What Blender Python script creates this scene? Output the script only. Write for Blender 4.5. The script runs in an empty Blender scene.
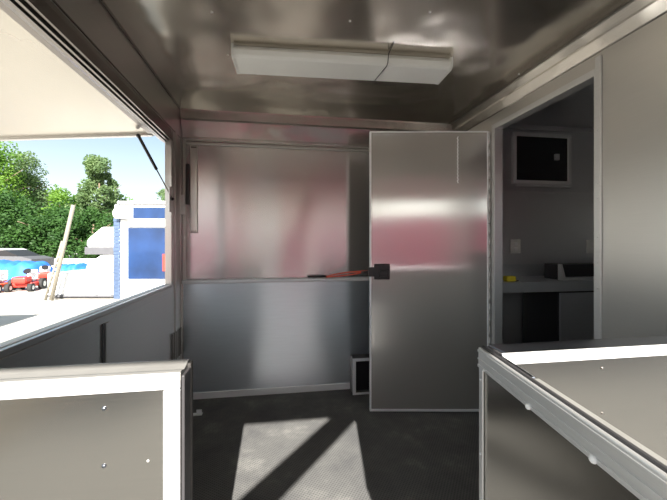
import bpy, bmesh, math, random
from mathutils import Vector, Matrix
C = bpy.context.scene.collection
R = math.radians
random.seed(7)

# ---------------------------------------------------------------- camera frame
F, CX, HY, CAMZ = 350.0, 333.5, 243.0, 1.19
TH = math.atan(56 / 350.0)
ct, st = math.cos(TH), math.sin(TH)
def on_y(px, Y):            # X of the image column px on the plane Y
    r = (px - CX) / F
    return Y * (r * ct + st) / (ct - r * st)
def on_x(px, X):            # Y of the image column px on the plane X
    r = (px - CX) / F
    return X * (ct - r * st) / (r * ct + st)
def dep(X, Y): return Y * ct + X * st
def zz(py, X, Y): return CAMZ + (HY - py) * dep(X, Y) / F
def gnd(px, py, z=-0.5):    # point of the ground seen at a pixel
    d = (CAMZ - z) * F / (py - HY); r = d * (px - CX) / F
    return (d * st + r * ct, d * ct - r * st)
def at(px, d):              # ground position at depth d
    r = d * (px - CX) / F
    return (d * st + r * ct, d * ct - r * st)

# ---------------------------------------------------------------- materials
def nt(name):
    m = bpy.data.materials.new(name); m.use_nodes = True
    return m, m.node_tree.nodes, m.node_tree.links, m.node_tree.nodes['Principled BSDF']
def noise(N, L, scale, vec_scale=(1, 1, 1), detail=3, rough=.5, coord='Object'):
    tc = N.new('ShaderNodeTexCoord'); mp = N.new('ShaderNodeMapping'); no = N.new('ShaderNodeTexNoise')
    mp.inputs['Scale'].default_value = vec_scale
    no.inputs['Scale'].default_value = scale; no.inputs['Detail'].default_value = detail; no.inputs['Roughness'].default_value = rough
    L.new(tc.outputs[coord], mp.inputs[0]); L.new(mp.outputs[0], no.inputs[0])
    return no.outputs[0]
def ramp(N, L, src, stops):
    r = N.new('ShaderNodeValToRGB')
    e = r.color_ramp.elements
    while len(e) < len(stops): e.new(.5)
    for k, (p, c) in zip(e, stops): k.position = p; k.color = (*c, 1) if len(c) == 3 else c
    L.new(src, r.inputs[0]); return r.outputs[0]
def metal(name, col, rough, aniso=0.0, rot=0.0, wave=.0, wscale=2.0, wdist=.02, streak=(1, 1, 60), grain=.04, metallic=1.0, soft=0.0):
    m, N, L, B = nt(name)
    B.inputs['Metallic'].default_value = metallic
    n = noise(N, L, 6, streak, 4)
    lo = tuple(c * .965 for c in col); hi = tuple(min(1, c * 1.02) for c in col)
    L.new(ramp(N, L, n, [(.3, lo), (.7, hi)]), B.inputs['Base Color'])
    mr = N.new('ShaderNodeMapRange'); mr.inputs['To Min'].default_value = rough - grain; mr.inputs['To Max'].default_value = rough + grain
    L.new(n, mr.inputs[0]); L.new(mr.outputs[0], B.inputs['Roughness'])
    if aniso:
        B.inputs['Anisotropic'].default_value = aniso
        B.inputs['Anisotropic Rotation'].default_value = rot
        t = N.new('ShaderNodeTangent'); t.direction_type = 'UV_MAP'; L.new(t.outputs[0], B.inputs['Tangent'])
    if wave:
        w = noise(N, L, wscale, (1, 1, 1), 2, .4)
        b = N.new('ShaderNodeBump'); b.inputs['Strength'].default_value = wave; b.inputs['Distance'].default_value = wdist
        L.new(w, b.inputs['Height']); L.new(b.outputs[0], B.inputs['Normal'])
    if soft:        # matt haze of unpolished sheet over the sharper reflection
        B2 = N.new('ShaderNodeBsdfPrincipled'); B2.inputs['Metallic'].default_value = 1; B2.inputs['Roughness'].default_value = .7
        B2.inputs['Base Color'].default_value = (*col, 1)
        ms = N.new('ShaderNodeMixShader'); ms.inputs[0].default_value = soft
        L.new(B.outputs[0], ms.inputs[1]); L.new(B2.outputs[0], ms.inputs[2]); L.new(ms.outputs[0], N['Material Output'].inputs[0])
    return m
def plain(name, col, rough=.6, spec=.5, var=.08, scale=12, metallic=0, coat=0):
    m, N, L, B = nt(name)
    n = noise(N, L, scale)
    L.new(ramp(N, L, n, [(.3, tuple(c * (1 - var) for c in col)), (.7, tuple(min(1, c * (1 + var)) for c in col))]), B.inputs['Base Color'])
    B.inputs['Roughness'].default_value = rough; B.inputs['Specular IOR Level'].default_value = spec
    B.inputs['Metallic'].default_value = metallic; B.inputs['Coat Weight'].default_value = coat
    return m

ALC = (.84, .825, .80)
M = {}
M['back'] = metal('brushed_aluminium_back', (.74, .715, .70), .20, .9, 0.25, .12, 1.6, .02, (1, 1, 12), .02, soft=.15)
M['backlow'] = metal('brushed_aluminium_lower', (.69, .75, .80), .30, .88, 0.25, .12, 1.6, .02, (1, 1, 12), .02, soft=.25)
M['door'] = metal('brushed_aluminium_door', (.80, .785, .77), .17, .9, 0.0, .10, 1.3, .02, (1, 1, 8), .015, soft=.32)
M['side'] = metal('aluminium_partition', (.68, .665, .635), .33, .4, 0.0, .1, 1.3, .02, soft=.4)
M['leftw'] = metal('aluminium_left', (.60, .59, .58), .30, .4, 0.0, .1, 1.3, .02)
M['ceil'] = metal('polished_aluminium_ceiling', (.72, .665, .585), 0.19, .3, 0.0, .7, 1.6, .07, soft=.12)
M['cove'] = metal('bright_aluminium_cove', (.60, .57, .52), .22, .3, 0.0, .5, 3, .04, soft=.2)
M['trim'] = metal('satin_aluminium_trim', (.74, .74, .74), .45, metallic=.75)
M['trimw'] = metal('mill_aluminium_edge', (.82, .82, .82), .5, metallic=.45)
M['dtrim'] = metal('dark_extrusion', (.22, .20, .185), .3, metallic=.9)
M['beige'] = metal('aluminium_gate_skin', (.46, .445, .41), .24, .4, 0.0, .12, 1.3, .02)
M['awn'] = metal('awning_skin', (.56, .525, .46), .25, .0, 0.0, .25, 1.2, .03, metallic=.7)
M['seal'] = plain('rubber_seal', (.045, .043, .045), .5)
M['capgrey'] = plain('grey_seal', (.19, .185, .175), .45)
M['capsun'] = plain('dull_cap', (.24, .235, .22), .5)
M['cap'] = metal('cap_aluminium', (.22, .235, .27), .3)
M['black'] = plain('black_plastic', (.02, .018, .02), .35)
M['dark'] = plain('dark_void', (.012, .012, .014), .6)
M['red'] = plain('red_strap', (.62, .09, .05), .6)
M['yellow'] = plain('yellow_plastic', (.75, .6, .03), .4)
M['white'] = plain('white_paint', (.82, .82, .82), .35)
M['lens'] = plain('acrylic_lens', (.86, .86, .83), .3, var=.01)
M['ivory'] = plain('ivory_plastic', (.75, .75, .72), .4)
M['steel'] = metal('stainless', (.66, .67, .69), .3, soft=.5)
M['kitchen'] = metal('kitchen_wall', (.72, .72, .73), .3, .4, 0.0, soft=.4)
M['redtrailer'] = plain('red_trailer_skin', (.6, .035, .12), .3, coat=.3)
M['blue'] = plain('blue_skin', (.010, .034, .11), .25, .6, .35, 1.6, coat=.5)
M['bluetarp'] = plain('blue_tarp', (.03, .17, .62), .5, .5, .25, 3)
M['orange'] = plain('orange_paint', (.80, .12, .03), .35)
M['mred'] = plain('red_paint', (.62, .05, .035), .35)
M['tyre'] = plain('tyre', (.03, .03, .03), .8)
M['bark'] = plain('bark', (.16, .12, .08), .9)
M['greyroof'] = plain('grey_roof', (.10, .10, .11), .5)
M['wood'] = plain('shadow_board_wood', (.42, .32, .2), .8)
M['ramp'] = plain('weathered_ramp', (.22, .20, .16), .6)
M['jamb'] = plain('brown_jamb_seal', (.04, .036, .033), .6)
M['edge'] = metal('pale_satin_edge', (.86, .87, .89), .45, metallic=.15)
M['asphalt'] = plain('asphalt', (.17, .165, .155), .9)
M['concrete'] = plain('concrete', (.50, .48, .44), .9)
def leafmat(name, a, b):
    m, N, L, B = nt(name)
    n = noise(N, L, .8, (1, 1, 1), 5)
    L.new(ramp(N, L, n, [(.3, a), (.7, b)]), B.inputs['Base Color'])
    B.inputs['Roughness'].default_value = .55
    tr = N.new('ShaderNodeBsdfTranslucent'); tr.inputs[0].default_value = (b[0] * 1.2, b[1] * 1.3, b[2], 1)
    mx = N.new('ShaderNodeMixShader'); mx.inputs[0].default_value = .4
    L.new(B.outputs[0], mx.inputs[1]); L.new(tr.outputs[0], mx.inputs[2])
    L.new(mx.outputs[0], N['Material Output'].inputs[0]); return m
M['leaf1'] = leafmat('leaves_bright', (.035, .10, .015), (.19, .33, .05))
M['leaf2'] = leafmat('leaves_dark', (.018, .055, .014), (.06, .14, .03))
M['leaf3'] = leafmat('leaves_greyish', (.05, .10, .045), (.20, .28, .12))
# ground: sun bleached gravel and concrete
def ground_mat():
    m, N, L, B = nt('pale_gravel')
    n = noise(N, L, 1.2, (1, 1, 1), 8, .7)
    L.new(ramp(N, L, n, [(.3, (.40, .38, .34)), (.7, (.56, .53, .48))]), B.inputs['Base Color'])
    B.inputs['Roughness'].default_value = .95; return m
M['ground'] = ground_mat()
# floor: black ribbed / diamond rubber with dust
def floor_mat():
    m, N, L, B = nt('black_diamond_rubber')
    tc = N.new('ShaderNodeTexCoord')
    def wave(rotdeg, scale):
        mp = N.new('ShaderNodeMapping'); mp.inputs['Rotation'].default_value = (0, 0, R(rotdeg))
        w = N.new('ShaderNodeTexWave'); w.inputs['Scale'].default_value = scale; w.wave_profile = 'SIN'
        L.new(tc.outputs['Object'], mp.inputs[0]); L.new(mp.outputs[0], w.inputs[0]); return w.outputs['Fac']
    a, b = wave(35, 24), wave(-55, 24)
    mul = N.new('ShaderNodeMath'); mul.operation = 'MAXIMUM'; L.new(a, mul.inputs[0]); L.new(b, mul.inputs[1])
    n = noise(N, L, 3.5, (1, 1, 1), 8, .7)
    c1 = ramp(N, L, n, [(.35, (.115, .115, .116)), (.56, (.155, .154, .15)), (.74, (.26, .255, .24))])
    c2 = ramp(N, L, mul.outputs[0], [(.3, (.60, .60, .61)), (.85, (1.0, 1.0, 1.0))])
    mx = N.new('ShaderNodeMix'); mx.data_type = 'RGBA'; mx.blend_type = 'MULTIPLY'; mx.inputs[0].default_value = 1
    L.new(c1, mx.inputs[6]); L.new(c2, mx.inputs[7]); L.new(mx.outputs[2], B.inputs['Base Color'])
    B.inputs['Roughness'].default_value = .75; B.inputs['Specular IOR Level'].default_value = .1
    bp = N.new('ShaderNodeBump'); bp.inputs['Strength'].default_value = .25; bp.inputs['Distance'].default_value = .003
    L.new(mul.outputs[0], bp.inputs['Height']); L.new(bp.outputs[0], B.inputs['Normal'])
    return m
M['floor'] = floor_mat()

# ---------------------------------------------------------------- mesh helpers
def bx(bm, x0, x1, y0, y1, z0, z1, bev=0, rot=None):
    x0, x1 = sorted((x0, x1)); y0, y1 = sorted((y0, y1)); z0, z1 = sorted((z0, z1))
    t = bmesh.new()
    v = [t.verts.new((x, y, z)) for x in (x0, x1) for y in (y0, y1) for z in (z0, z1)]
    for f in ((0, 1, 3, 2), (4, 6, 7, 5), (0, 4, 5, 1), (2, 3, 7, 6), (0, 2, 6, 4), (1, 5, 7, 3)):
        t.faces.new([v[i] for i in f])
    if bev: bmesh.ops.bevel(t, geom=t.edges[:], offset=bev, segments=2, affect='EDGES', profile=.5)
    if rot: bmesh.ops.transform(t, matrix=rot, verts=t.verts[:])
    join(bm, t)
def join(bm, t):
    me = bpy.data.meshes.new('tmp'); t.to_mesh(me); t.free(); bm.from_mesh(me); bpy.data.meshes.remove(me)
def cyl(bm, a, b, r, n=16, r2=None, caps=True):
    a, b = Vector(a), Vector(b); d = b - a
    t = bmesh.new()
    bmesh.ops.create_cone(t, cap_ends=caps, segments=n, radius1=r, radius2=r if r2 is None else r2, depth=d.length)
    bmesh.ops.transform(t, matrix=Matrix.Translation((a + b) / 2) @ d.to_track_quat('Z', 'Y').to_matrix().to_4x4(), verts=t.verts[:])
    for f in t.faces: f.smooth = len(f.verts) == 4
    join(bm, t)
def dome(bm, c, r, axis, flat=.5):
    t = bmesh.new(); bmesh.ops.create_uvsphere(t, u_segments=10, v_segments=6, radius=r)
    q = Vector(axis).to_track_quat('Z', 'Y').to_matrix().to_4x4()
    bmesh.ops.transform(t, matrix=Matrix.Translation(c) @ q @ Matrix.Diagonal((1, 1, flat, 1)), verts=t.verts[:])
    for f in t.faces: f.smooth = True
    join(bm, t)
def prism(bm, prof, fn0, fn1):      # closed profile of (u,v) swept from fn0 to fn1
    t = bmesh.new()
    a = [t.verts.new(fn0(u, v)) for u, v in prof]; b = [t.verts.new(fn1(u, v)) for u, v in prof]
    n = len(prof)
    for i in range(n): t.faces.new((a[i], a[(i + 1) % n], b[(i + 1) % n], b[i]))
    t.faces.new(a[::-1]); t.faces.new(b)
    bmesh.ops.recalc_face_normals(t, faces=t.faces[:]); join(bm, t)
def sweep_y(bm, prof, y0, y1): prism(bm, prof, lambda u, v: (u, y0, v), lambda u, v: (u, y1, v))
def sweep_x(bm, prof, x0, x1): prism(bm, prof, lambda u, v: (x0, u, v), lambda u, v: (x1, u, v))
def bars(bm, pts, z0, z1, w):       # flat vertical ribbon pieces along pts
    for p, q in zip(pts, pts[1:]): cyl(bm, p, q, w, 8)

def uv(me):
    l = me.uv_layers.new(name='UVMap')
    for p in me.polygons:
        n = p.normal; ax = max(range(3), key=lambda i: abs(n[i]))
        for li in p.loop_indices:
            c = me.vertices[me.loops[li].vertex_index].co
            l.data[li].uv = ((c.y, c.z), (c.x, c.z), (c.x, c.y))[ax]
def obj(name, bm, m, parent=None, smooth=False):
    bmesh.ops.recalc_face_normals(bm, faces=bm.faces[:])
    me = bpy.data.meshes.new(name); bm.to_mesh(me); bm.free()
    me.materials.append(M[m] if isinstance(m, str) else m)
    if smooth:
        for p in me.polygons: p.use_smooth = True
    uv(me)
    o = bpy.data.objects.new(name, me); C.objects.link(o)
    if parent:
        o.parent = parent
        o.matrix_parent_inverse = WI.get(parent.name, Matrix.Identity(4))
    return o
WI = {}
def thing(name, label, cat, loc=(0, 0, 0), group=None, world=True):
    """Empty at the base; with world=True its children are modelled in world coordinates"""
    o = bpy.data.objects.new(name, None); C.objects.link(o); o.location = loc; o.empty_display_size = .1
    o['label'] = label; o['category'] = cat
    if group: o['group'] = group
    if world: WI[o.name] = Matrix.Translation(loc).inverted()
    return o
def tag(o, label, cat, kind=None, group=None):
    o['label'] = label; o['category'] = cat
    if kind: o['kind'] = kind
    if group: o['group'] = group
    return o
def B(): return bmesh.new()
def box_obj(name, dims, m, parent=None, bev=0):
    b = B(); bx(b, *dims, bev); return obj(name, b, m, parent)
def sub(parent, o):            # a sub-part of a mesh part whose own matrix is world
    o.parent = parent; o.matrix_parent_inverse = Matrix.Identity(4); return o
def part(name, bm, m, p):      # child of a world-coordinate mesh structure
    o = obj(name, bm, m); o.parent = p; return o

# ---------------------------------------------------------------- dimensions
XL, XR, YB, YF, ZC = -.72, 1.49, 2.82, .85, 2.19
YO = on_x(170.5, XL)           # far end of the left opening
ZS, ZT = .91, 1.89  # sill and head of the left opening

# floor, ceiling
b = B(); bx(b, XL - .04, XR + .02, .80, YB + .04, -.06, 0)
tag(obj('floor', b, 'floor'), 'black diamond-pattern rubber floor of the trailer porch', 'floor', 'structure')
b = B()
nx, ny = 30, 30
t = bmesh.new(); bmesh.ops.create_grid(t, x_segments=30, y_segments=30, size=.5)
bmesh.ops.transform(t, matrix=Matrix.Translation(((XL + XR) / 2, (YF + YB) / 2, ZC)) @ Matrix.Diagonal((XR - XL + .06, YB - YF + .06, 1, 1)), verts=t.verts[:]); join(b, t)
bx(b, XL - .05, XR + .04, YF - .03, YB + .04, ZC + .005, ZC + .06)
ceil = tag(obj('ceiling', b, 'ceil', smooth=True), 'polished rippled aluminium porch ceiling', 'ceiling', 'structure')
for (px, py) in ((212, 12), (350, 21), (228, 55), (430, 12), (519, 74)):
    d = (ZC - CAMZ) * F / (HY - py); r = d * (px - CX) / F
    s = B(); dome(s, (d * st + r * ct, d * ct - r * st, ZC - .001), .006, (0, 0, -1)); part('screw', s, 'trim', ceil)

# back wall: upper strip, lower panel
b = B(); bx(b, XL - .05, XR + .04, YB, YB + .05, 0, ZC)
wb = tag(obj('wall_back', b, 'back'), 'aluminium back wall behind the open door', 'wall', 'structure')
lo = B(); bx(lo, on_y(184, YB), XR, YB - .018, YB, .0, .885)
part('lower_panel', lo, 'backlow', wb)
b = B()   # ledge extrusion
sweep_x(b, [(YB, .878), (YB - .022, .878), (YB - .030, .892), (YB - .030, .903), (YB - .012, .912), (YB, .912)], on_y(183, YB), XR)
tag(obj('trim_1', b, 'edge'), 'light aluminium ledge strip across the back wall under the hatch', 'trim', 'structure')
vx0, vx1 = on_y(350, YB - .02), .82
b = B(); bx(b, on_y(190, YB), vx0, YB - .028, YB - .015, 0, .05, .003)
tag(obj('baseboard_back', b, 'edge'), 'pale aluminium baseboard along the back wall', 'baseboard', 'structure')
# upper hatch in the back wall
hx0, hx1 = on_y(187, YB - .01), 1.36
h = thing('serving_hatch', 'closed aluminium serving hatch filling the upper back wall above the ledge', 'hatch', ((hx0 + hx1) / 2, YB - .01, .912))
b = B(); bx(b, hx0 + .012, hx1 - .02, YB - .022, YB - .001, .918, 1.935)
obj('hatch_panel', b, 'back', h)
b = B()
for a in ((hx0, hx1, 1.938, 1.958), (hx0 - .028, hx0 - .004, .912, 1.98), (hx1, hx1 + .02, .912, 1.958)):
    bx(b, a[0], a[1], YB - .03, YB - .001, a[2], a[3], .004)
bx(b, hx0, hx1, YB - .022, YB - .001, 1.966, 1.975)
obj('hatch_frame', b, 'side', h)
X1, X2 = on_y(190.5, YB - .03), on_y(197.5, YB - .03)
zt_, zb_ = zz(147, X1, YB), zz(233, X1, YB)
b = B(); bx(b, X1, X2, YB - .040, YB - .022, zb_, zt_, .003); lp = obj('latch_plate', b, 'side', h)
for z in (zb_ + .012, zt_ - .012):
    b = B(); bx(b, X1 + .006, X2 - .006, YB - .044, YB - .038, z - .005, z + .005); obj('plate_clip', b, 'dtrim', h)
X1, X2 = on_y(186.2, YB - .03), on_y(189.4, YB - .03)
b = B(); bx(b, X1, X2, YB - .05, YB - .02, zz(205, X1, YB), zz(165, X1, YB), .003); obj('latch_handle', b, 'black', h)

# cove along the back and along the right wall
b = B(); sweep_x(b, [(YB, ZC), (YB - .075, ZC), (YB - .072, ZC - .012), (YB - .062, ZC - .065), (YB - .045, 2.115), (YB - .012, 2.003), (YB - .012, 1.995), (YB, 1.995)], XL + .004, XR)
tag(obj('trim_2', b, 'cove'), 'slanted bright cove strip where the back wall meets the ceiling', 'trim', 'structure')
b = B(); sweep_y(b, [(XR, ZC), (XR - .055, ZC), (XR - .055, ZC - .006), (XR - .05, ZC - .012), (XR - .03, ZC - .045), (XR - .027, ZC - .055), (XR - .007, 2.088), (XR, 2.082)], YF, YB - .07)
c2 = tag(obj('trim_3', b, 'cove'), 'slanted cove strip along the top of the partition wall', 'trim', 'structure')
b = B(); bx(b, XR - .060, XR - .055, YF, YB - .08, ZC - .004, ZC); part('seam_lip', b, 'dtrim', c2)

# left wall
b = B()
bx(b, XL - .045, XL, .80, YO, -.06, ZS - .02)
bx(b, XL - .036, XL, YO, YB + .04, -.06, ZC)
bx(b, XL - .045, XL, YF, YO, ZT + .05, ZC)
bx(b, XL - .045, XL, YF, YF + .07, ZS - .02, ZT + .05)
wl = tag(obj('wall_left', b, 'leftw'), 'aluminium half wall under the open side bay, with solid strip and header', 'wall', 'structure')
b = B(); bx(b, XL - .050, XL - .014, YF, YO - .002, ZS - .022, ZS, .004); part('sill_cap', b, 'trimw', wl)
b = B(); bx(b, XL - .013, XL + .004, YF, YO - .002, ZS - .022, ZS - .003, .003); part('sill_lip', b, 'leftw', wl)
b = B(); bx(b, XL, XL + .006, YF, YO - .01, ZS - .055, ZS - .024, .002); part('top_rail', b, 'leftw', wl)
yj = on_x(103, XL)
b = B(); bx(b, XL, XL + .008, yj + .010, yj + .045, 0, ZS - .057, .002); part('joint_strip', b, 'leftw', wl)
b = B(); bx(b, XL, XL + .006, yj - .012, yj + .007, 0, ZS - .057); part('joint_groove', b, 'seal', wl)
# strip beside the opening: ridged jamb, latches
b = B()
for k, (y0, y1, p) in enumerate(((YO + .0, YO + .008, .006), (YO + .095, YO + .10, .006), (2.68, 2.638, .006), (2.77, 2.775, .006))):
    bx(b, XL, XL + p, y0, y1, ZS - .02 if k == 0 else .0, 1.99, .001)
part('jamb_ridges', b, 'leftw', wl)
b = B(); bx(b, XL + .001, XL + .03, on_x(180.5, XL), on_x(184.5, XL), zz(214, XL, 2.75), zz(194, XL, 2.75), .004); part('jamb_latch', b, 'trim', wl)
b = B(); bx(b, XL + .001, XL + .004, 2.57, 2.80, .36, .42); 
for k in range(6): bx(b, XL + .003, XL + .010, 2.55 + k * .042, 2.565 + k * .042, .36, .56, .001)
part('floor_reflection', b, 'dtrim', wl)  # dark ribs modelled for the floor's reflection in this strip
# header extrusions over the left opening
b = B()
sweep_y(b, [(XL - .07, ZT), (XL - .045, ZT - .012), (XL - .03, ZT - .012), (XL - .03, ZT + .006), (XL - .022, ZT + .006), (XL - .022, ZT - .006), (XL - .012, ZT - .006),
            (XL - .012, ZT + .014), (XL - .004, ZT + .014), (XL - .004, ZT + .004), (XL + .006, ZT + .004), (XL + .006, ZT + .052), (XL + .003, ZT + .075), (XL - .07, ZT + .075)], YF, YO + .03)
tag(obj('trim_4', b, 'dtrim'), 'dark ridged hinge extrusion along the head of the side opening', 'trim', 'structure')
b = B(); bx(b, XL + .0, XL + .006, YF, YB - .06, ZC - .008, ZC - .001); bx(b, XL, XL + .004, YF, YB - .06, ZT + .085, ZT + .09)
tag(obj('trim_5', b, 'dtrim'), 'thin dark seam between the left header and the ceiling', 'trim', 'structure')

# partition wall (right) with the doorway
DY0, DY1, DZ = 1.435, 2.215, 1.985
b = B()
bx(b, XR, XR + .045, YF, DY0, 0, 2.3); bx(b, XR, XR + .045, DY1, YB, 0, 2.3); bx(b, XR, XR + .045, DY0, DY1, DZ, 2.3)
tag(obj('wall_right', b, 'side'), 'beige-grey aluminium partition with the kitchen doorway', 'wall', 'structure')
b = B()
fr = .028
bx(b, XR - .012, XR + .05, DY0 - .004, DY0 + .006, 0, DZ, .001); bx(b, XR - .012, XR - .001, DY0 - fr, DY0, 0, DZ + fr + .05, .002)
bx(b, XR - .012, XR + .05, DY1 - .006, DY1 + .004, 0, DZ, .001); bx(b, XR - .012, XR - .001, DY1, DY1 + fr, 0, DZ + fr, .002)
bx(b, XR - .012, XR + .05, DY0, DY1, DZ - .006, DZ, .001); bx(b, XR - .012, XR - .001, DY0, DY1, DZ, DZ + fr, .002)
df = tag(obj('trim_6', b, 'trim'), 'aluminium frame around the kitchen doorway', 'trim', 'structure')
for z in (1.72, 1.47, 1.40, 1.22, 1.10, .98): s = B(); dome(s, (XR - .012, DY0 - fr / 2, z), .006, (-1, 0, 0)); part('screw', s, 'trim', df)

# the open door, hinged at the far jamb
hy = 2.265
P0 = Vector((XR - .028, hy, 0)); P1 = Vector((on_y(369.5, 2.40), 2.40, 0))
dv = (P1 - P0); DW = dv.length; ang = math.atan2(dv.y, dv.x)
RT = Matrix.Translation(P0) @ Matrix.Rotation(ang, 4, 'Z')   # local x from hinge to free edge; room (camera) side is local +y
zb, zt2 = .008, 1.975
def dbx(bm, x0, x1, y0, y1, z0, z1, bev=0): bx(bm, x0, x1, y0, y1, z0, z1, bev, RT)
b = B(); dbx(b, .004, DW - .004, -.015, .015, zb, zt2)
dr = tag(obj('door_1', b, 'door'), 'aluminium-skinned door standing open against the back wall', 'door', 'structure')
b = B()
dbx(b, DW - .012, DW, -.018, .018, zb, zt2, .002); dbx(b, 0, .010, -.018, .018, zb, zt2, .002)
dbx(b, .01, DW - .012, -.018, .018, zb, zb + .018, .002); dbx(b, .01, DW - .012, -.018, .018, zt2 - .010, zt2, .002)
part('edge_frame', b, 'edge', dr)
b = B(); dbx(b, -.024, .0, -.004, .002, .05, zt2)
for k in range(24): cyl(b, RT @ Vector((-.010, .008, .06 + k * .079)), RT @ Vector((-.010, .008, .06 + k * .079 + .072)), .007, 8)
part('piano_hinge', b, 'trim', dr)
lx = DW - .085
b = B(); dbx(b, lx - .055, lx + .055, .015, .030, .935, 1.045, .006); dbx(b, lx - .045, lx + .015, .03, .04, .945, 1.035, .004); dbx(b, DW - .035, DW + .012, -.004, .03, .955, 1.02, .003)
lt = part('latch', b, 'black', dr)
b = B(); dbx(b, lx - .04, lx + .02, .040, .052, .960, 1.0, .005); part('paddle', b, 'black', lt)
b = B()
sx = .215
for k in range(26):
    z0 = zt2 - .04 - k * .0125
    cyl(b, RT @ Vector((sx + (.003 if k % 2 else -.003), .0175, z0)), RT @ Vector((sx + (-.003 if k % 2 else .003), .0175, z0 - .0125)), .004, 6)
part('zigzag_strip', b, 'edge', dr)  # thin pale zigzag line on the upper door

# strap between door latch and ledge
s = thing('pull_strap', 'red webbing strap with black grip stretched from the door latch over the ledge', 'strap', (.5, 2.45, .95))
A = RT @ Vector((DW + .012, .012, .99)); E = Vector((on_y(326, 2.74), 2.74, zz(276.2, on_y(326, 2.74), 2.74)))
for i, (o1, o2, w) in enumerate(((.012, -.003, .0075), (-.006, -.008, .0055))):
    t = bmesh.new(); n = 24; rows = []
    for k in range(n + 1):
        u = k / n; c = A.lerp(E, u); c.z += (o1 if i == 0 else o1) * math.sin(math.pi * u) + o2 * u
        ww = w * (1 - .25 * u) ; tw = .25 + .5 * math.sin(3 * u + i)
        up = Vector((0, -math.sin(tw), math.cos(tw))) * ww; th = Vector((0, math.cos(tw), math.sin(tw))) * .0015
        rows.append([t.verts.new(c + q) for q in (up + th, up - th, -up - th, -up + th)])
    for p, q in zip(rows, rows[1:]):
        for j in range(4): t.faces.new((p[j], p[(j + 1) % 4], q[(j + 1) % 4], q[j]))
    t.faces.new(rows[0]); t.faces.new(rows[-1][::-1])
    b = B(); join(b, t); obj('strap_band', b, 'red', s)
b = B(); G = Vector((on_y(308, 2.78), 2.78, zz(276.4, on_y(308, 2.78), 2.78)))
cyl(b, E, G, .009, 10); obj('grip', b, 'black', s)
b = B(); cyl(b, A + (E - A) * -.01, A.lerp(E, .14), .007, 10); obj('buckle', b, 'black', s)

# framed duct box low on the back wall
d = thing('floor_duct', 'low metal duct box with dark open front at the foot of the back wall', 'duct', (vx0 + .1, YB - .08, 0))
yf = YB - .135
zd = .265
b = B(); bx(b, vx0, vx0 + .018, yf, YB - .029, 0, zd, .002); bx(b, vx0, vx1, yf, YB - .029, zd - .0, zd + .016, .002); bx(b, vx1 - .018, vx1, yf, YB - .029, 0, zd, .002)
obj('duct_shell', b, 'dtrim', d)
b = B()
bx(b, vx0 - .004, vx0 + .022, yf - .008, yf, 0, zd + .02, .002); bx(b, vx1 - .022, vx1 + .004, yf - .008, yf, 0, zd + .02, .002)
bx(b, vx0 + .022, vx1 - .022, yf - .008, yf, zd - .004, zd + .02, .002); bx(b, vx0 + .022, vx1 - .022, yf - .008, yf, 0, .016, .002)
obj('rim', b, 'edge', d)
b = B(); bx(b, vx0 + .019, vx1 - .019, YB - .06, YB - .05, .001, zd - .001); obj('dark_back', b, 'dark', d)  # dark sheet stands for the shade inside the open duct

# light fixture on the ceiling
zf = ZC - .062
def ceil_pt(px, py, z): 
    dd = (z - CAMZ) * F / (HY - py); rr = dd * (px - CX) / F
    return Vector((dd * st + rr * ct, dd * ct - rr * st, z))
a0 = ceil_pt(231, 55, zf); a1 = ceil_pt(453, 68, zf); c0 = ceil_pt(233.5, 75, zf); c1 = ceil_pt(441, 86, zf)
ux = (a1 - a0).normalized(); LL = (a1 - a0).length; uy = Vector((-ux.y, ux.x, 0)); WW = .5 * ((c0 - a0).dot(uy) + (c1 - a1).dot(uy))
FM = Matrix.Translation(a0) @ Matrix(((ux.x, uy.x, 0, 0), (ux.y, uy.y, 0, 0), (0, 0, 1, 0), (0, 0, 0, 1)))
lf = thing('light_fixture', 'long white fluorescent light fixture mounted across the ceiling', 'light fixture', tuple(a0 + ux * LL / 2 + uy * WW / 2 + Vector((0, 0, .06))))
h_ = ZC - zf
b = B(); bx(b, 0, LL, .02, WW - .02, h_ - .018, h_ - .0005, .003, FM); obj('housing', b, 'ivory', lf)
b = B()
prof = [(0.004, h_ - .02), (.0, h_ - .03), (.006, .010), (.02, 0), (WW - .02, 0), (WW - .006, .010), (WW, h_ - .03), (WW - .004, h_ - .02)]
prism(b, prof, lambda u, v: FM @ Vector((.012, u, v)), lambda u, v: FM @ Vector((LL - .012, u, v)))
obj('diffuser', b, 'lens', lf)
b = B()
pe = [(0.0, h_ - .002), (-.003, h_ - .03), (.004, .006), (.02, -.003), (WW - .02, -.003), (WW - .004, .006), (WW + .003, h_ - .03), (WW, h_ - .002)]
prism(b, pe, lambda u, v: FM @ Vector((0, u, v)), lambda u, v: FM @ Vector((.012, u, v))); obj('end_cap', b, 'ivory', lf)
b = B()
prism(b, pe, lambda u, v: FM @ Vector((LL - .012, u, v)), lambda u, v: FM @ Vector((LL, u, v))); obj('end_cap', b, 'ivory', lf)
b = B(); q = LL * .69
bars(b, [FM @ Vector(v) for v in ((q + .005, -.10, h_ - .004), (q + .004, -.006, h_ - .01), (q, -.006, .004), (q - .002, .012, -.005), (q - .03, WW - .01, -.005), (q - .032, WW + .004, .01), (q - .034, WW + .01, h_ - .004))], 0, 0, .0022)
obj('wire', b, 'black', lf)

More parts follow.
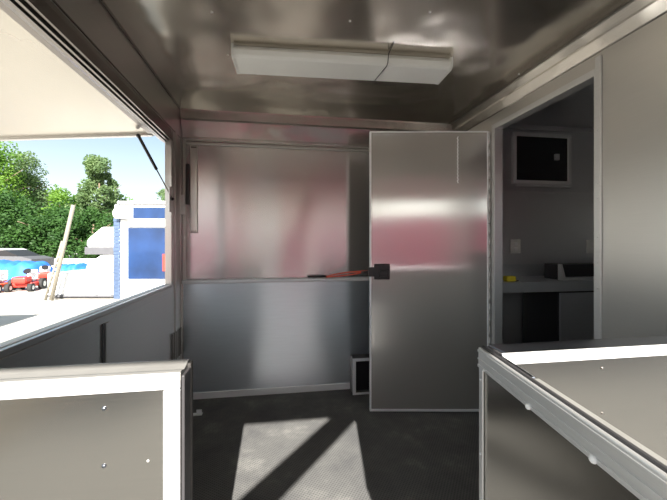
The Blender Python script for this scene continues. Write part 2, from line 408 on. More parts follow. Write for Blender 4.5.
# ---------------------------------------------------------------- front: stub walls and gate
GX0, GX1 = -.205, .52
ZTOP = ZS
def stub(name, x0, x1, label, end_left):
    b = B(); bx(b, x0, x1, YF - .04, YF + .012, -.06, ZTOP - .022)
    w = tag(obj(name, b, 'beige'), label, 'wall', 'structure'); return w
wfl = stub('wall_front_left', XL - .045, GX0 - .012, 'low wall left of the gateway, facing the viewer', False)
b = B()
y0 = YF - .048
XE, XI = on_y(180, y0), on_y(163, y0)
bx(b, XL - .045, XE, y0, YF - .04, ZTOP - .037, ZTOP - .001, .002)
part('top_trim', b, 'trimw', wfl)
b = B(); bx(b, XI, XE, y0 - .001, YF - .04, -.02, ZTOP - .038, .002); part('end_trim', b, 'trimw', wfl)
b = B(); cyl(b, (XI + .001, y0 - .0012, ZTOP - .038), (XE - .001, y0 - .0012, ZTOP - .004), .0006, 6); part('mitre_line', b, 'dtrim', wfl)
b = B()
sweep_x(b, [(y0 + .001, ZTOP - .020), (y0 + .001, ZTOP + .0), (y0 + .010, ZTOP + .001), (y0 + .03, ZTOP - .004), (y0 + .05, ZTOP - .001), (y0 + .07, ZTOP + .004), (y0 + .082, ZTOP + .002), (y0 + .083, ZTOP - .020)], XL - .045, XE + .001)
part('top_cap', b, 'capgrey', wfl)
b = B(); bx(b, XE + .001, XE + .008, y0 + .006, YF + .012, -.02, ZTOP - .010, .002); part('edge_seal', b, 'seal', wfl)
b = B(); bx(b, XE - .004, XE + .0085, YF + .013, YF + .036, -.0, ZTOP - .002, .002); part('jamb_edge', b, 'jamb', wfl)
def scr(p, x, y, z, ax=(0, -1, 0), r=.004, m='trim'):
    s = B(); dome(s, (x, y, z), r, ax, .7); part('screw', s, m, p)
for px, py in ((105, 389), (160, 383)): X = on_y(px, y0); scr(wfl, X, y0, zz(py, X, y0), r=.003)
X = on_y(169, y0); scr(wfl, X, y0 - .001, zz(405, X, y0), r=.0032)
for px, py in ((104, 408.5), (104, 466)): X = on_y(px, y0 + .008); scr(wfl, X, y0 + .008, zz(py, X, y0 + .008), r=.005, m='cap')
X = on_y(148, y0 + .008); scr(wfl, X, y0 + .008, zz(461, X, y0 + .008), r=.003)

wfr = stub('wall_front_right', .578, XR, 'low wall right of the gateway, behind the open gate', True)
b = B(); bx(b, .560, XR, y0, YF - .04, ZTOP - .028, ZTOP + .001, .002); part('top_trim', b, 'trimw', wfr)
b = B(); bx(b, .574, XR, y0 + .006, YF + .036, ZTOP - .020, ZTOP + .001, .003); part('top_cap', b, 'cap', wfr)
b = B(); bx(b, .5615, .577, YF - .035, YF + .036, -.02, ZTOP - .004, .002); part('edge_seal', b, 'seal', wfr)
X = on_y(602, y0); scr(wfr, X, y0, zz(355, X, y0), r=.003)
for py in (368, 413): X = on_y(602, y0 + .008); scr(wfr, X, y0 + .008, zz(py, X, y0 + .008), r=.004, m='dtrim')

# gate, hinged at the right stub wall, swung out toward the viewer
G0 = Vector((.540, .882, 0)); GA = math.atan2(-.528, -.075)
GT = Matrix.Translation(G0) @ Matrix.Rotation(GA, 4, 'Z')     # local x along the gate, local +y = away from the viewer
GL = .71
ZG = ZTOP - .004
gt = thing('swing_gate', 'low aluminium gate swung open toward the viewer, riveted top rail', 'gate', (G0.x, G0.y, .03))
def gb(bm, *a, bev=0): bx(bm, *a, bev, GT)
b = B(); gb(b, .004, GL - .006, .010, .026, .03, ZG - .01); obj('panel', b, 'beige', gt)
b = B(); gb(b, 0, .012, .0262, .032, .03, ZG - .01); obj('hinge_seal', b, 'seal', gt)
b = B()
gb(b, 0, GL, .001, .0095, ZG - .053, ZG, bev=.0025)
gb(b, 0, GL, -.001, .002, ZG - .053, ZG - .045, bev=.001)
gb(b, 0, GL, -.001, .002, ZG - .032, ZG - .028, bev=.001)
gb(b, 0, GL, -.001, .002, ZG - .012, ZG - .006, bev=.001)
obj('top_rail', b, 'trim', gt)
b = B(); gb(b, 0, .020, .003, .0095, .03, ZG - .054, bev=.002); obj('hinge_stile', b, 'trim', gt)
b = B(); gb(b, GL - .03, GL, .003, .0095, .03, ZG - .054, bev=.002); obj('free_stile', b, 'trim', gt)
b = B(); gb(b, .020, GL - .03, .003, .0095, .03, .07, bev=.002); obj('bottom_rail', b, 'trim', gt)
b = B(); gb(b, .0, GL, .010, .017, ZG - .009, ZG + .004, bev=.002); obj('rubber_seal', b, 'seal', gt)
b = B(); gb(b, .0, .22, .0175, .028, ZG - .009, ZG + .002, bev=.002); obj('corner_seal', b, 'cap', gt)
b = B(); gb(b, .222, GL, .0175, .034, ZG - .009, ZG, bev=.002); obj('inner_cap', b, 'capsun', gt)
for (lx_, z, r) in ((.040, ZG - .050, .0032), (.010, ZG - .085, .003), (.243, ZG - .049, .007), (.417, ZG - .049, .007), (.55, ZG - .049, .007), (.010, .62, .0035)):
    s_ = B(); dome(s_, GT @ Vector((lx_, -.0012 if lx_ > .02 else .003, z)), r, GT.to_3x3() @ Vector((0, -1, 0)), .8); obj('bolt', s_, 'white', gt)

# small bracket on the floor by the left jamb
fb = thing('floor_bracket', 'small bright metal tab on the floor beside the left gate jamb', 'bracket', (-.2, 1.2, 0))
X, Y = gnd(196, 415, 0)
b = B(); bx(b, X - .05, X + .042, Y - .018, Y + .018, 0.001, .008, .002); obj('plate', b, 'edge', fb)
b = B(); bx(b, X + .0, X + .036, Y + .01, Y + .016, .008, .03, .001); obj('upright_tab', b, 'edge', fb)

# front header, posts, outer skins (trailer shell)
b = B()
bx(b, XL - .045, XR + .045, YF - .04, YF + .03, 1.93, 2.3)
bx(b, XL - .045, XL + .03, YF - .04, YF + .03, ZTOP, 1.93)
bx(b, XR - .06, XR + .045, YF - .04, YF + .03, ZTOP, 1.93)
tag(obj('wall_front', b, 'side'), 'aluminium corner posts and header of the porch front opening', 'wall', 'structure')
b = B(); bx(b, XL - .1, 4.25, YF - .07, YB + .12, 2.3, 2.36, .01)
bx(b, XL - .045, XR, YF, YB + .04, ZC + .065, 2.298)
tag(obj('roof', b, 'white'), 'flat white trailer roof', 'roof', 'structure')
# kitchen room
KX, KY0 = 3.7, .81
YK = YB - .02
b = B(); bx(b, XR + .045, KX, YK, YB + .05, 0, 2.299); wk = tag(obj('wall_kitchen_back', b, 'kitchen'), 'dim aluminium kitchen wall seen through the doorway', 'wall', 'structure')
b = B(); bx(b, KX, KX + .05, KY0, YB + .05, 0, 2.299); tag(obj('wall_kitchen_right', b, 'kitchen'), 'far side wall of the kitchen', 'wall', 'structure')
b = B()
for a in ((XR + .045, 1.72, -.06, 2.299), (2.32, KX, -.06, 2.299), (1.72, 2.32, -.06, 1.1), (1.72, 2.32, 1.88, 2.299)): bx(b, a[0], a[1], KY0, YF + .03, a[2], a[3])  # opening added to let daylight brighten the kitchen
tag(obj('wall_kitchen_front', b, 'kitchen'), 'outer kitchen wall right of the porch, with an added opening for daylight', 'wall', 'structure')
b = B()
for a in ((1.70, 1.72, 1.08, 1.90), (2.32, 2.34, 1.08, 1.90), (1.72, 2.32, 1.08, 1.10), (1.72, 2.32, 1.88, 1.90)): bx(b, a[0], a[1], YF + .031, YF + .045, a[2], a[3], .002)
tag(obj('added_hatch_frame', b, 'trim'), 'frame of the added daylight opening in the outer kitchen wall', 'window', 'structure')
b = B(); bx(b, XR + .02, KX, KY0, YB + .05, -.06, 0); tag(obj('floor_kitchen', b, 'floor'), 'black rubber kitchen floor', 'floor', 'structure')
b = B(); bx(b, XR + .045, KX, YF + .03, YK, 2.24, 2.299); tag(obj('ceiling_kitchen', b, 'kitchen'), 'low aluminium kitchen ceiling', 'ceiling', 'structure')
b = B(); zs = zz(192, on_y(530, YK), YK); bx(b, XR + .05, KX, YK - .006, YK, zs - .006, zs + .008); part('seam_strip', b, 'trim', wk)
b = B(); zs = zz(129, on_y(530, YK), YK); bx(b, XR + .05, KX, YK - .02, YK, zs - .006, zs + .012); part('head_strip', b, 'trim', wk)
# window of the kitchen
wx0, wx1 = on_y(511, YK), on_y(569, YK); wz0, wz1 = zz(185, on_y(540, YK), YK), zz(134, on_y(540, YK), YK)
b = B(); o_ = .035
bx(b, wx0, wx1, YK - .03, YK - .001, wz1 - o_, wz1, .004); bx(b, wx0, wx1, YK - .03, YK - .001, wz0, wz0 + o_, .004)
bx(b, wx0, wx0 + o_, YK - .03, YK - .001, wz0 + o_, wz1 - o_, .004); bx(b, wx1 - o_, wx1, YK - .03, YK - .001, wz0 + o_, wz1 - o_, .004)
wn = tag(obj('window_1', b, 'trimw'), 'small framed dark window high on the kitchen wall', 'window', 'structure')
b = B(); bx(b, wx0 + o_, wx1 - o_, YK - .02, YK - .012, wz0 + o_, wz1 - o_); part('pane', b, plain('dark_glass', (.02, .02, .022), .08, .8), wn)
b = B(); bx(b, wx0 + .02, wx1 - .02, YK - .05, YK - .031, wz0 - .022, wz0 - .006, .003); part('window_sill', b, 'trimw', wn)
b = B(); X = on_y(554, YK); bx(b, X - .02, X + .02, YK - .045, YK - .021, zz(161, X, YK), zz(155, X, YK), .003); part('window_latch', b, 'trim', wn)
# counter
cy = 2.2
cyf = 2.36
zc0 = .885
cs = thing('steel_counter', 'stainless steel kitchen counter seen through the doorway, open underneath', 'counter', (2.2, 2.6, 0))
cxa, cxb = XR + .06, on_y(548, cyf)
cxc = on_y(561, cyf)
b = B(); bx(b, cxa, 3.5, cyf, YK - .012, zc0 - .0, zc0 + .012, .003); bx(b, cxa, 3.5, cyf, cyf + .012, zc0 - .065, zc0, .002)
obj('counter_top', b, 'steel', cs)
b = B(); bx(b, cxa, 3.5, YK - .012, YK - .001, zc0, zc0 + .12, .002); obj('backsplash', b, 'steel', cs)
b = B(); bx(b, cxa + .02, cxa + .06, cyf + .02, cyf + .06, 0, zc0 - .002, .003); obj('leg', b, 'steel', cs)
cb = thing('base_cabinet', 'stainless base cabinet under the right end of the kitchen counter', 'cabinet', (cxc + .3, cyf + .2, 0))
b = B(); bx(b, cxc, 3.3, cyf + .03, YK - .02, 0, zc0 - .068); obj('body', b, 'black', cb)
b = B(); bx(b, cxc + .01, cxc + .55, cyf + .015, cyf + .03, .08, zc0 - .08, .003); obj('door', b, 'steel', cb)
gxx = on_y(562.5, cyf + .05)
sk = thing('griddle', 'black countertop cooker with pale front lip on the kitchen counter', 'griddle', (gxx + .3, 2.5, zc0 + .013))
b = B(); prism(b, [(cyf + .03, zc0 + .0135), (cyf + .095, zc0 + .0135), (cyf + .095, zc0 + .14), (cyf + .07, zc0 + .14)], lambda u, v: (gxx, u, v), lambda u, v: (gxx + .016, u, v)); obj('side_guard', b, 'trim', sk)
b = B(); bx(b, gxx, 3.2, cyf + .10, YK - .2, zc0 + .0135, zc0 + .135, .004); obj('body', b, 'black', sk)
b = B(); bx(b, gxx + .017, 3.2, cyf + .04, cyf + .10, zc0 + .0135, zc0 + .035, .004); obj('front_lip', b, 'trim', sk)
# yellow tape measure on the counter
X, Y = on_y(510, 2.42), 2.42
tm = thing('tape_measure', 'yellow tape measure lying on the steel counter', 'tape measure', (X, Y, zc0 + .013))
b = B(); bx(b, X - .045, X + .035, Y - .03, Y + .03, zc0 + .0125, zc0 + .055, .012); obj('case', b, 'yellow', tm)
b = B(); bx(b, X + .035, X + .065, Y - .014, Y + .014, zc0 + .0125, zc0 + .022, .002); obj('tape_hook', b, 'black', tm)
for px, lab in ((515, 'pale wall outlet above the tape measure'), (591, 'pale wall outlet above the black cooker')):
    X = on_y(px, YK); z = zz(246.5, X, YK)
    o = thing('wall_outlet', lab, 'outlet', (X, YK, z), group='outlets on the kitchen wall')
    b = B(); bx(b, X - .05, X + .05, YK - .010, YK - .0005, z - .06, z + .06, .003); obj('cover_plate', b, 'ivory', o)
    for dz in (-.022, .022):
        b = B(); bx(b, X - .016, X + .016, YK - .013, YK - .010, z + dz - .014, z + dz + .014, .002); obj('socket', b, 'white', o)

# ---------------------------------------------------------------- left awning flap and its strut
aw = thing('side_awning_flap', 'raised aluminium awning flap over the left side opening', 'awning', (XL - .07, 1.7, ZT + .02))
sl = math.tan(R(4.6)); AX1 = -2.25
def awz(x): return ZT + .018 + (x - (XL - .07)) * sl
def slab(bm, x0, x1, y0, y1, t0, t1):
    prism(bm, [(x0, awz(x0) + t0), (x1, awz(x1) + t0), (x1, awz(x1) + t1), (x0, awz(x0) + t1)], lambda u, v: (u, y0, v), lambda u, v: (u, y1, v))
b = B(); slab(b, AX1, XL - .075, .93, 2.455, 0.0, .035); obj('panel', b, 'awn', aw)
b = B(); slab(b, AX1, XL - .09, 2.44, 2.47, -.014, .04); obj('edge_rail', b, 'side', aw)
b = B(); slab(b, AX1, XL - .09, .915, .945, -.012, .04); obj('edge_rail', b, 'side', aw)
b = B(); slab(b, AX1 - .03, AX1, .915, 2.47, -.012, .04); obj('front_rail', b, 'side', aw)
b = B(); slab(b, XL - .105, XL - .078, .915, 2.47, -.008, .0); obj('hinge_strip', b, 'dtrim', aw)
gs = thing('gas_strut', 'black gas strut between awning flap and left jamb', 'strut', (XL - .02, 2.5, 1.19))
p0 = Vector((on_y(138.5, 2.40), 2.40, 0)); p0.z = awz(p0.x) - .028
yb_ = on_x(171.8, XL + .012)
p1 = Vector((XL + .016, yb_, zz(199, XL + .012, yb_)))
mid = p0.lerp(p1, .52)
b = B(); cyl(b, p0, mid, .010, 12); obj('cylinder', b, 'black', gs)
b = B(); cyl(b, mid, p1, .0045, 10); obj('rod', b, 'dtrim', gs)
b = B(); dome(b, p0, .014, (0, 0, 1), 1); obj('ball_joint', b, 'black', gs)
b = B(); bx(b, XL + .001, XL + .010, yb_ - .035, yb_ + .04, zz(212, XL, yb_), zz(187, XL, yb_), .003); obj('bracket', b, 'trim', gs)
b = B(); dome(b, p1, .011, (1, 0, 0), 1); obj('ball_joint', b, 'black', gs)

# front flap over the porch entrance (above and behind the viewer) and an unseen board added for the floor shadow
ff = thing('front_awning_flap', 'raised front awning flap above the porch gateway', 'awning', (.38, .80, 1.93))
EY, EZ = -.62, 1.832
def ffz(y): return 1.93 + (y - .80) * (1.93 - EZ) / (.80 - EY)
b = B(); prism(b, [(EY, ffz(EY)), (.809, ffz(.809)), (.809, ffz(.809) + .035), (EY, ffz(EY) + .035)], lambda u, v: (XL - .02, u, v), lambda u, v: (XR + .9, u, v)); obj('panel', b, 'awn', ff)
b = B(); bx(b, XL - .02, XR + .9, EY - .02, EY, ffz(EY), ffz(EY) + .04, .003); obj('front_rail', b, 'trim', ff)
pb = thing('shadow_board', 'added board behind the viewer, casting the diagonal shadow on the floor', 'board', (-2.3, -.45, -.5))
SUN = .613
YP = -.50
def up(x, y): return (x, SUN * (y - YP))
q = [up(.450, 2.43), up(-.150, 1.668), up(.040, 1.638), up(.545, 2.298)]  # board outline projected back from the diagonal floor shadow
d1 = Vector((q[0][0] - q[1][0], q[0][1] - q[1][1])).normalized()
def ext(p, z): k = (z - p[1]) / d1.y; return (p[0] + d1.x * k, z)
e = [ext(q[0], 1.826), ext(q[0], -.5), ext(q[3], -.5), ext(q[3], 1.826)]
b = B(); prism(b, e, lambda u, v: (u, YP - .012, v), lambda u, v: (u, YP + .012, v)); obj('plank', b, 'wood', pb)

# ---------------------------------------------------------------- outdoors
b = B(); bx(b, -90, 90, -60, 90, -.6, -.5)
tag(obj('ground', b, 'ground'), 'sun-bleached gravel lot around the trailer', 'ground', 'structure')
b = B(); bx(b, -4.5, 16, -16, .7, -.499, -.494)  # dark ground added out of view to dim the metal's reflections
tag(obj('added_asphalt_lane', b, 'asphalt'), 'added grey asphalt lane behind the viewer, darkening reflections in the metal', 'lane', 'structure')

def frameM(x, y, yaw): return Matrix.Translation((x, y, -.5)) @ Matrix.Rotation(yaw, 4, 'Z')
def local_thing(name, label, cat, x, y, yaw, group=None):
    o = thing(name, label, cat, (x, y, -.5), group, world=False); o.rotation_euler.z = yaw; return o
def wheel(p, x, y, r, w, axis='y'):
    b = B(); d_ = Vector((0, w / 2, 0)) if axis == 'y' else Vector((w / 2, 0, 0)); c = Vector((x, y, r))
    cyl(b, c - d_, c + d_, r, 20); o = obj('wheel', b, 'tyre', p)
    h_ = B(); cyl(h_, c - d_ * 1.1, c + d_ * 1.1, r * .5, 14); k = obj('hub', h_, 'ivory'); k.parent = o
# blue enclosed trailer beyond the porch
D = 8.6
gx, gy = at(113.5, D)
yaw = -TH
s1 = D / F
bt = local_thing('cargo_trailer', 'white-framed enclosed trailer with big blue panel beyond the left jamb', 'trailer', gx, gy, yaw)
W_ = 2.3; zt3 = .5 + CAMZ + (HY - 204) * s1
def zl(py): return .5 + CAMZ + (HY - py) * s1
def xl(px): return (px - 113.5) * s1
b = B(); bx(b, .0, W_, .02, 5.0, .28, zt3, .03); obj('body', b, 'white', bt)
b = B(); bx(b, xl(128), W_ - .1, -.005, .02, zl(279), zl(228), .004); obj('door_panel', b, 'blue', bt)
b = B(); bx(b, xl(133), W_ - .1, -.005, .02, zl(218.5), zl(207.5), .004); obj('upper_panel', b, 'blue', bt)
b = B(); bx(b, xl(121), W_, -.03, .019, zl(227), zl(220), .01); bx(b, xl(121), xl(127), -.03, .019, .3, zl(228), .01); bx(b, xl(127), W_, -.03, .019, .3, zl(281), .01); obj('door_frame', b, 'white', bt)
b = B()
for k in range(22): bx(b, xl(114.2), xl(120.2), -.03 - (.012 if k % 2 else 0), .019, .32 + k * .09, .32 + k * .09 + .088, .008)
obj('corner_plate', b, plain('blue_grey_diamond_plate', (.15, .21, .34), .3, metallic=.6), bt)
b = B(); cyl(b, (xl(119), -.12, zl(214)), (xl(130), -.12, zl(214)), .13, 18); obj('canister', b, 'white', bt)
b = B(); bx(b, xl(163), xl(166), -.03, -.005, zl(271), zl(254), .004); obj('marker_strip', b, 'mred', bt)
b = B(); bx(b, xl(118), W_, -.05, .6, zt3 + .001, zt3 + .07, .02); obj('roof_cap', b, 'white', bt)
for x in (.12, W_ - .12): wheel(bt, x, 2.4, .34, .2, 'x')
# pale utility trailer with sides
D = 10.6; s2 = D / F
gx, gy = at(48, D)
ut = local_thing('utility_trailer', 'low white-sided utility trailer standing on the gravel before the tarps', 'trailer', gx, gy, yaw)
w2 = (113 - 48) * s2; zl2 = lambda py: .5 + CAMZ + (HY - py) * s2
b = B(); bx(b, 0, w2, 0, 1.6, .10, zl2(273), .02); obj('box', b, 'white', ut)
b = B(); bx(b, -.02, w2 + .02, -.03, -.001, .05, .12, .01); obj('bumper', b, 'greyroof', ut)
for x in (.03, w2 * .76, w2 - .03): b = B(); bx(b, x - .02, x + .02, -.035, -.001, .125, zl2(273.6), .004); obj('stake', b, 'steel', ut)
for x in (.3, w2 - .3): wheel(ut, x, .8, .28, .15, 'x')
# two truck caps stacked on it
for i, (pa, pb_, ya, yb, lab) in enumerate(((85, 114, 272.4, 252.5, 'white slope-topped truck cap, lower of the stacked pair'), (86, 114, 247, 225, 'white slope-topped truck cap, upper of the stacked pair'))):
    gx, gy = at(pa, D)
    tc_ = thing('truck_cap', lab, 'truck cap', (gx, gy, CAMZ + (HY - ya) * s2), group='truck caps stacked on the utility trailer', world=False); tc_.rotation_euler.z = yaw
    w = (pb_ - pa) * s2; h = (ya - yb) * s2 - .06
    b = B()
    prism(b, [(0, .002), (w, .002), (w, h), (w * .55, h), (w * .12, h * .5), (0, h * .32)], lambda u, v: (u, .02, v), lambda u, v: (u, 1.4, v))
    bmesh.ops.bevel(b, geom=b.edges[:], offset=.03, segments=2, affect='EDGES'); obj('shell', b, 'white', tc_)
    b = B(); bx(b, -.03, w, -.02, 1.44, .012 if i == 0 else -.225, .03 if i == 0 else .0, .005); obj('base_rim', b, 'white' if i == 0 else 'greyroof', tc_)
# tall raised ramp / pole frame
x0, y0_ = at(50, 10.2); 
rp = local_thing('raised_ramp', 'tall narrow ramp frame leaning up beside the utility trailer', 'ramp', x0, y0_, yaw)
s3 = 10.2 / F
T1 = Vector(((73.5 - 50) * s3, 0, .5 + CAMZ + (HY - 205) * s3)); T0 = Vector((.04, 0, .03))
for dx, tt, r in ((0, 1, .055), (-.16, .62, .035)):
    b = B(); o0 = T0 + Vector((dx, -.02 if dx else 0, 0)); o1 = T0.lerp(T1, tt) + Vector((dx * .5, 0, 0))
    cyl(b, o0, o1, r, 8); obj('rail', b, 'ramp', rp)
for k in range(9):
    u = .06 + k * .065
    b = B(); cyl(b, T0.lerp(T1, u), T0.lerp(T1, u) + Vector((-.16 + .08 * u / .62, -.02, 0)), .02, 6); obj('rung', b, 'white', rp)
# mowers
def mower(px, d, label, m, yw):
    x, y = at(px, d)
    o = local_thing('riding_mower', label, 'mower', x, y, yaw + yw, 'riding mowers parked by the tarps'); o.scale = (.72, .72, .72)
    b = B(); bx(b, -.65, .45, -.42, .42, .2, .42, .06); obj('deck', b, m, o)
    b = B(); bx(b, .1, .75, -.3, .3, .4, .72, .1); obj('hood', b, m, o)
    b = B(); bx(b, -.5, -.05, -.25, .25, .45, .58, .05); bx(b, -.55, -.42, -.24, .24, .55, 1.0, .05); obj('seat', b, 'white', o)
    b = B(); cyl(b, (.1, 0, .6), (-.02, 0, .95), .02, 8); cyl(b, (-.04, 0, .93), (0, 0, .97), .16, 14); obj('steering_wheel', b, 'black', o)
    for wx, wr in ((-.45, .28), (.6, .2)):
        for wy in (-.45, .45): wheel(o, wx, wy, wr, .18)
mower(-5, 12.1, 'orange riding mower with white seat at the picture edge', 'orange', -1.35)
mower(27, 12.5, 'red riding mower with white seat in front of the blue tarps', 'mred', -1.3)
mower(45, 14.4, 'red riding mower half hidden by the tall ramp', 'mred', -.9)
# blue tarps
def tarp(px, d, w, dp, h, label, seed):
    random.seed(seed); x, y = at(px, d)
    t = bmesh.new(); nx, ny = 26, 12; V = []
    for j in range(ny + 1):
        row = []
        for i in range(nx + 1):
            u, v = i / nx * 2 - 1, j / ny * 2 - 1
            e_ = max(0, 1 - abs(u) ** 6) * max(0, 1 - abs(v) ** 4)
            z = h * e_ ** .35 * (.86 + .07 * math.sin(7 * u + seed) + .05 * math.sin(17 * u + 3 * v) + random.uniform(-.02, .02))
            row.append(t.verts.new((u * w / 2, v * dp / 2, max(0, z))))
        V.append(row)
    for j in range(ny):
        for i in range(nx): t.faces.new((V[j][i], V[j][i + 1], V[j + 1][i + 1], V[j + 1][i]))
    b = B(); join(b, t); o = obj('tarp_cover', b, 'bluetarp', smooth=True); o.location = (x, y, -.5); o.rotation_euler.z = yaw
    tag(o, label, 'tarp', group='blue tarps behind the mowers')
tarp(12, 15.2, 2.9, 1.6, 1.0, 'blue tarp cover behind the red mower', 3)
tarp(74, 15.9, 1.3, 1.4, .80, 'blue tarp cover behind the ramp and utility trailer', 5)
# dark vehicle behind the tarps, low wall
x, y = at(12, 20)
v = local_thing('parked_car', 'dark parked car with pale roof behind the blue tarps', 'car', x, y, yaw)
b = B(); prism(b, [(-1.9, .35), (1.75, .35), (1.8, .8), (1.2, .95), (-1.9, 1.0)], lambda u, w: (u, -.8, w), lambda u, w: (u, .8, w)); obj('body', b, 'greyroof', v)
b = B(); prism(b, [(-1.5, 1.0), (1.05, .96), (.25, 1.3), (-1.1, 1.32)], lambda u, w: (u, -.72, w), lambda u, w: (u, .72, w)); obj('cabin', b, 'black', v)
b = B(); prism(b, [(-1.35, 1.325), (.25, 1.305), (.0, 1.36), (-1.2, 1.38)], lambda u, w: (u, -.74, w), lambda u, w: (u, .74, w)); obj('roof', b, 'white', v)
for wx in (-1.2, 1.2):
    for wy in (-.72, .72): wheel(v, wx, wy, .33, .2)
x, y = at(30, 24)
b = B(); bx(b, -9, 6, 0, .3, 0, .62, .02); o = obj('low_concrete_wall', b, 'concrete'); o.location = (x, y, -.5); o.rotation_euler.z = yaw
tag(o, 'low pale concrete wall in front of the trees', 'wall', 'structure')
# unseen trailer box added left of the view to throw the grey gravel shadow
b = B()
ft = local_thing('shadow_trailer', 'added covered trailer out of view at the left, throwing the gravel shadow', 'trailer', -8.0, 6.2, 0)
bx(b, -2.4, 2.5, -.9, .8, .35, 1.42, .02); obj('box', b, 'white', ft)
for x in (-1.2, 1.2):
    for yy in (-.8, .7): wheel(ft, x, yy, .3, .18)

# red enclosed trailers and an added white trailer filling their gap behind the viewer (seen only as reflections in the metal)
def red_trailer(x, y, w, h, label):
    o = local_thing('red_cargo_trailer', label, 'trailer', x, y, 0, 'red trailers parked across the lot')
    b = B(); bx(b, -w / 2, w / 2, -2.4, 0, .16, h, .06); obj('body', b, 'redtrailer', o)
    b = B(); bx(b, -w / 2 - .01, w / 2 + .01, -2.41, .012, h - .02, h + .05, .02); obj('rail', b, 'white', o)
    b = B(); bx(b, -w / 2 - .01, w / 2 + .01, -2.41, .012, .12, .2, .02); obj('rail', b, 'white', o)
    for wx in (-w * .18, w * .18):
        for wy in (-.15, -2.2): wheel(o, wx, wy, .34, .2)
red_trailer(-2.2, -6.2, 2.0, 2.5, 'red enclosed trailer across the lot, narrower one')
red_trailer(3.55, -6.6, 7.0, 2.55, 'long red enclosed trailer across the lot')
wt = local_thing('added_white_trailer', 'added white trailer dimming the reflected gap between the two red ones', 'trailer', -.7, -9.2, 0)  # put in to tone down the bright gap in the reflections
b = B(); bx(b, -1.2, 1.2, -3.5, 0, .2, 2.7, .05); obj('body', b, 'white', wt)
for wy in (-1.2, -1.9): wheel(wt, 1.1, wy, .34, .18, 'x'); wheel(wt, -1.1, wy, .34, .18, 'x')

# trees
def tree(px, d, h, w, label, leaf, n, seed, sparse=0, cb=.18, col=1):
    random.seed(seed); x, y = at(px, d)
    o = local_thing('tree', label, 'tree', x, y, 0, 'trees beyond the lot')
    b = B(); cyl(b, (0, 0, 0), (.1, 0, h * .75), .22, 8, .06)
    for k in range(7):
        a = random.uniform(0, 6.3); z = h * random.uniform(.3, .65); r = w * random.uniform(.25, .42)
        cyl(b, (0.05, 0, z), (r * math.cos(a), r * math.sin(a), z + h * random.uniform(.1, .22)), .07, 6, .02)
    obj('trunk', b, 'bark', o)
    cl = []
    for k in range((34, 22, 44)[sparse]):
        zf_ = random.uniform(cb, .95); prof_ = math.sin(math.pi * min(1, (zf_ * .85 + .12))) ** .6
        a = random.uniform(0, 6.3); rr = w * .5 * prof_ * random.uniform(.2, .85)
        cl.append((rr * math.cos(a), rr * math.sin(a), zf_ * h, w * random.uniform(.10, .2) * (1, .75, .7)[sparse]))
    vs, fs = [], []
    for k in range(n):
        c = random.choice(cl); v_ = Vector((random.gauss(0, 1), random.gauss(0, 1), random.gauss(0, 1))).normalized() * c[3] * random.random() ** .4
        p = Vector(c[:3]) + v_
        if p.z < .1: continue
        s_ = random.uniform(.07, .15)
        a = Vector((random.gauss(0, 1), random.gauss(0, 1), random.gauss(0, .6))).normalized() * s_
        e_ = a.orthogonal().normalized() * s_ * .6
        i = len(vs); vs += [p - a, p + e_, p + a, p - e_]; fs.append((i, i + 1, i + 2, i + 3))
    me = bpy.data.meshes.new('foliage'); me.from_pydata([tuple(v_) for v_ in vs], [], fs); me.materials.append(M[leaf])
    f = bpy.data.objects.new('foliage', me); C.objects.link(f); f.parent = o
tree(-8, 30, 9.9, 7.0, 'tall bright green tree at the left picture edge', 'leaf1', 12000, 11)
tree(26, 34, 10.4, 6.0, 'tall darker tree behind the leftmost one', 'leaf3', 10000, 12)
tree(62, 31, 6.6, 4.8, 'short bright green tree left of the airy tall tree', 'leaf1', 9000, 13)
tree(98, 30, 9.1, 5.0, 'tall airy tree rising behind the truck caps', 'leaf3', 15000, 14, 2, .25)
tree(80, 36, 7.4, 3.0, 'slender greyish tree just left of the airy tall tree', 'leaf3', 4000, 15, 1)
tree(42, 37, 7.5, 6.5, 'mid height dark tree in the gap between the tall ones', 'leaf2', 9000, 16)
tree(112, 33, 6.2, 5.0, 'low bushy tree below the airy tall tree', 'leaf1', 8000, 17, 0, .1)
tree(5, 26.5, 5.2, 6.5, 'low dense dark tree behind the parked car', 'leaf2', 11000, 18, 0, .06)
tree(50, 27, 4.4, 6.5, 'low dense dark tree behind the raised ramp', 'leaf2', 10000, 19, 0, .06)
tree(92, 27.5, 4.2, 6.0, 'low dense dark tree behind the truck caps', 'leaf2', 9000, 20, 0, .06)
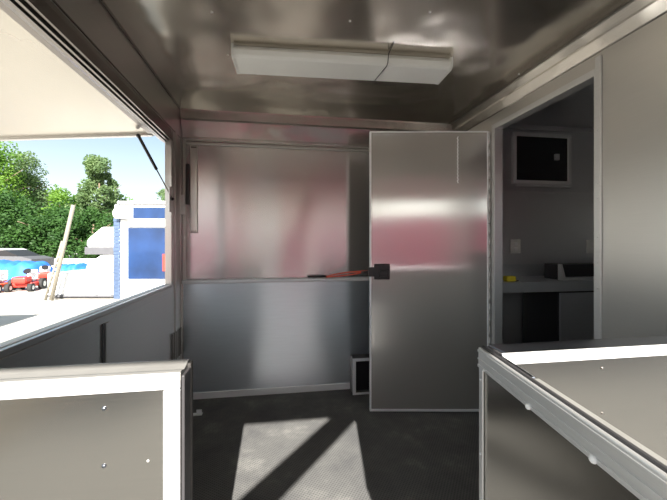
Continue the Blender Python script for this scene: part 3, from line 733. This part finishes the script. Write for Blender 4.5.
tree(178, 32, 8.0, 4.5, 'tree partly hidden behind the left jamb', 'leaf3', 5000, 21)

# ---------------------------------------------------------------- light
sd = Vector((.01, -1, SUN)).normalized()
L_ = bpy.data.lights.new('sun', 'SUN'); L_.energy = 6.5; L_.angle = R(.6); L_.color = (1, .955, .88)
so = bpy.data.objects.new('sun', L_); C.objects.link(so); so.rotation_euler = sd.to_track_quat('Z', 'Y').to_euler(); so.location = (0, -5, 8)
w = bpy.data.worlds.new('sky'); bpy.context.scene.world = w; w.use_nodes = True
N, L = w.node_tree.nodes, w.node_tree.links
sk_ = N.new('ShaderNodeTexSky'); sk_.sky_type = 'NISHITA'; sk_.sun_disc = False
sk_.sun_elevation = math.atan(SUN); sk_.sun_rotation = R(180); sk_.air_density = 1.0; sk_.dust_density = 1.0; sk_.ozone_density = 1.5
bg = N['Background']; bg.inputs[1].default_value = 1.0
k1 = N.new('ShaderNodeVectorMath'); k1.operation = 'MULTIPLY_ADD'
k1.inputs[1].default_value = (.035, .035, .035); k1.inputs[2].default_value = (.125, .155, .165)
tc = N.new('ShaderNodeTexCoord'); sx_ = N.new('ShaderNodeSeparateXYZ'); L.new(tc.outputs['Generated'], sx_.inputs[0])
hz = ramp(N, L, sx_.outputs[2], [(0, (.30, .30, .29)), (.10, (.24, .255, .255)), (.28, (.125, .155, .165))]); L.new(hz, k1.inputs[2])
L.new(sk_.outputs[0], k1.inputs[0]); L.new(k1.outputs[0], bg.inputs[0])

# ---------------------------------------------------------------- camera
cam = bpy.data.cameras.new('camera'); co = bpy.data.objects.new('camera', cam); C.objects.link(co)
cam.sensor_width = 36; cam.lens = F * 36 / 667; cam.shift_y = -7 / 667; cam.clip_start = .02; cam.clip_end = 400
co.location = (0, 0, CAMZ); co.rotation_euler = (R(90), 0, -TH)
bpy.context.scene.camera = co
vs_ = bpy.context.scene.view_settings
vs_.view_transform = 'Standard'; vs_.look = 'None'; vs_.gamma = 1; vs_.exposure = 1.5
bpy.context.scene.cycles.max_bounces = 12
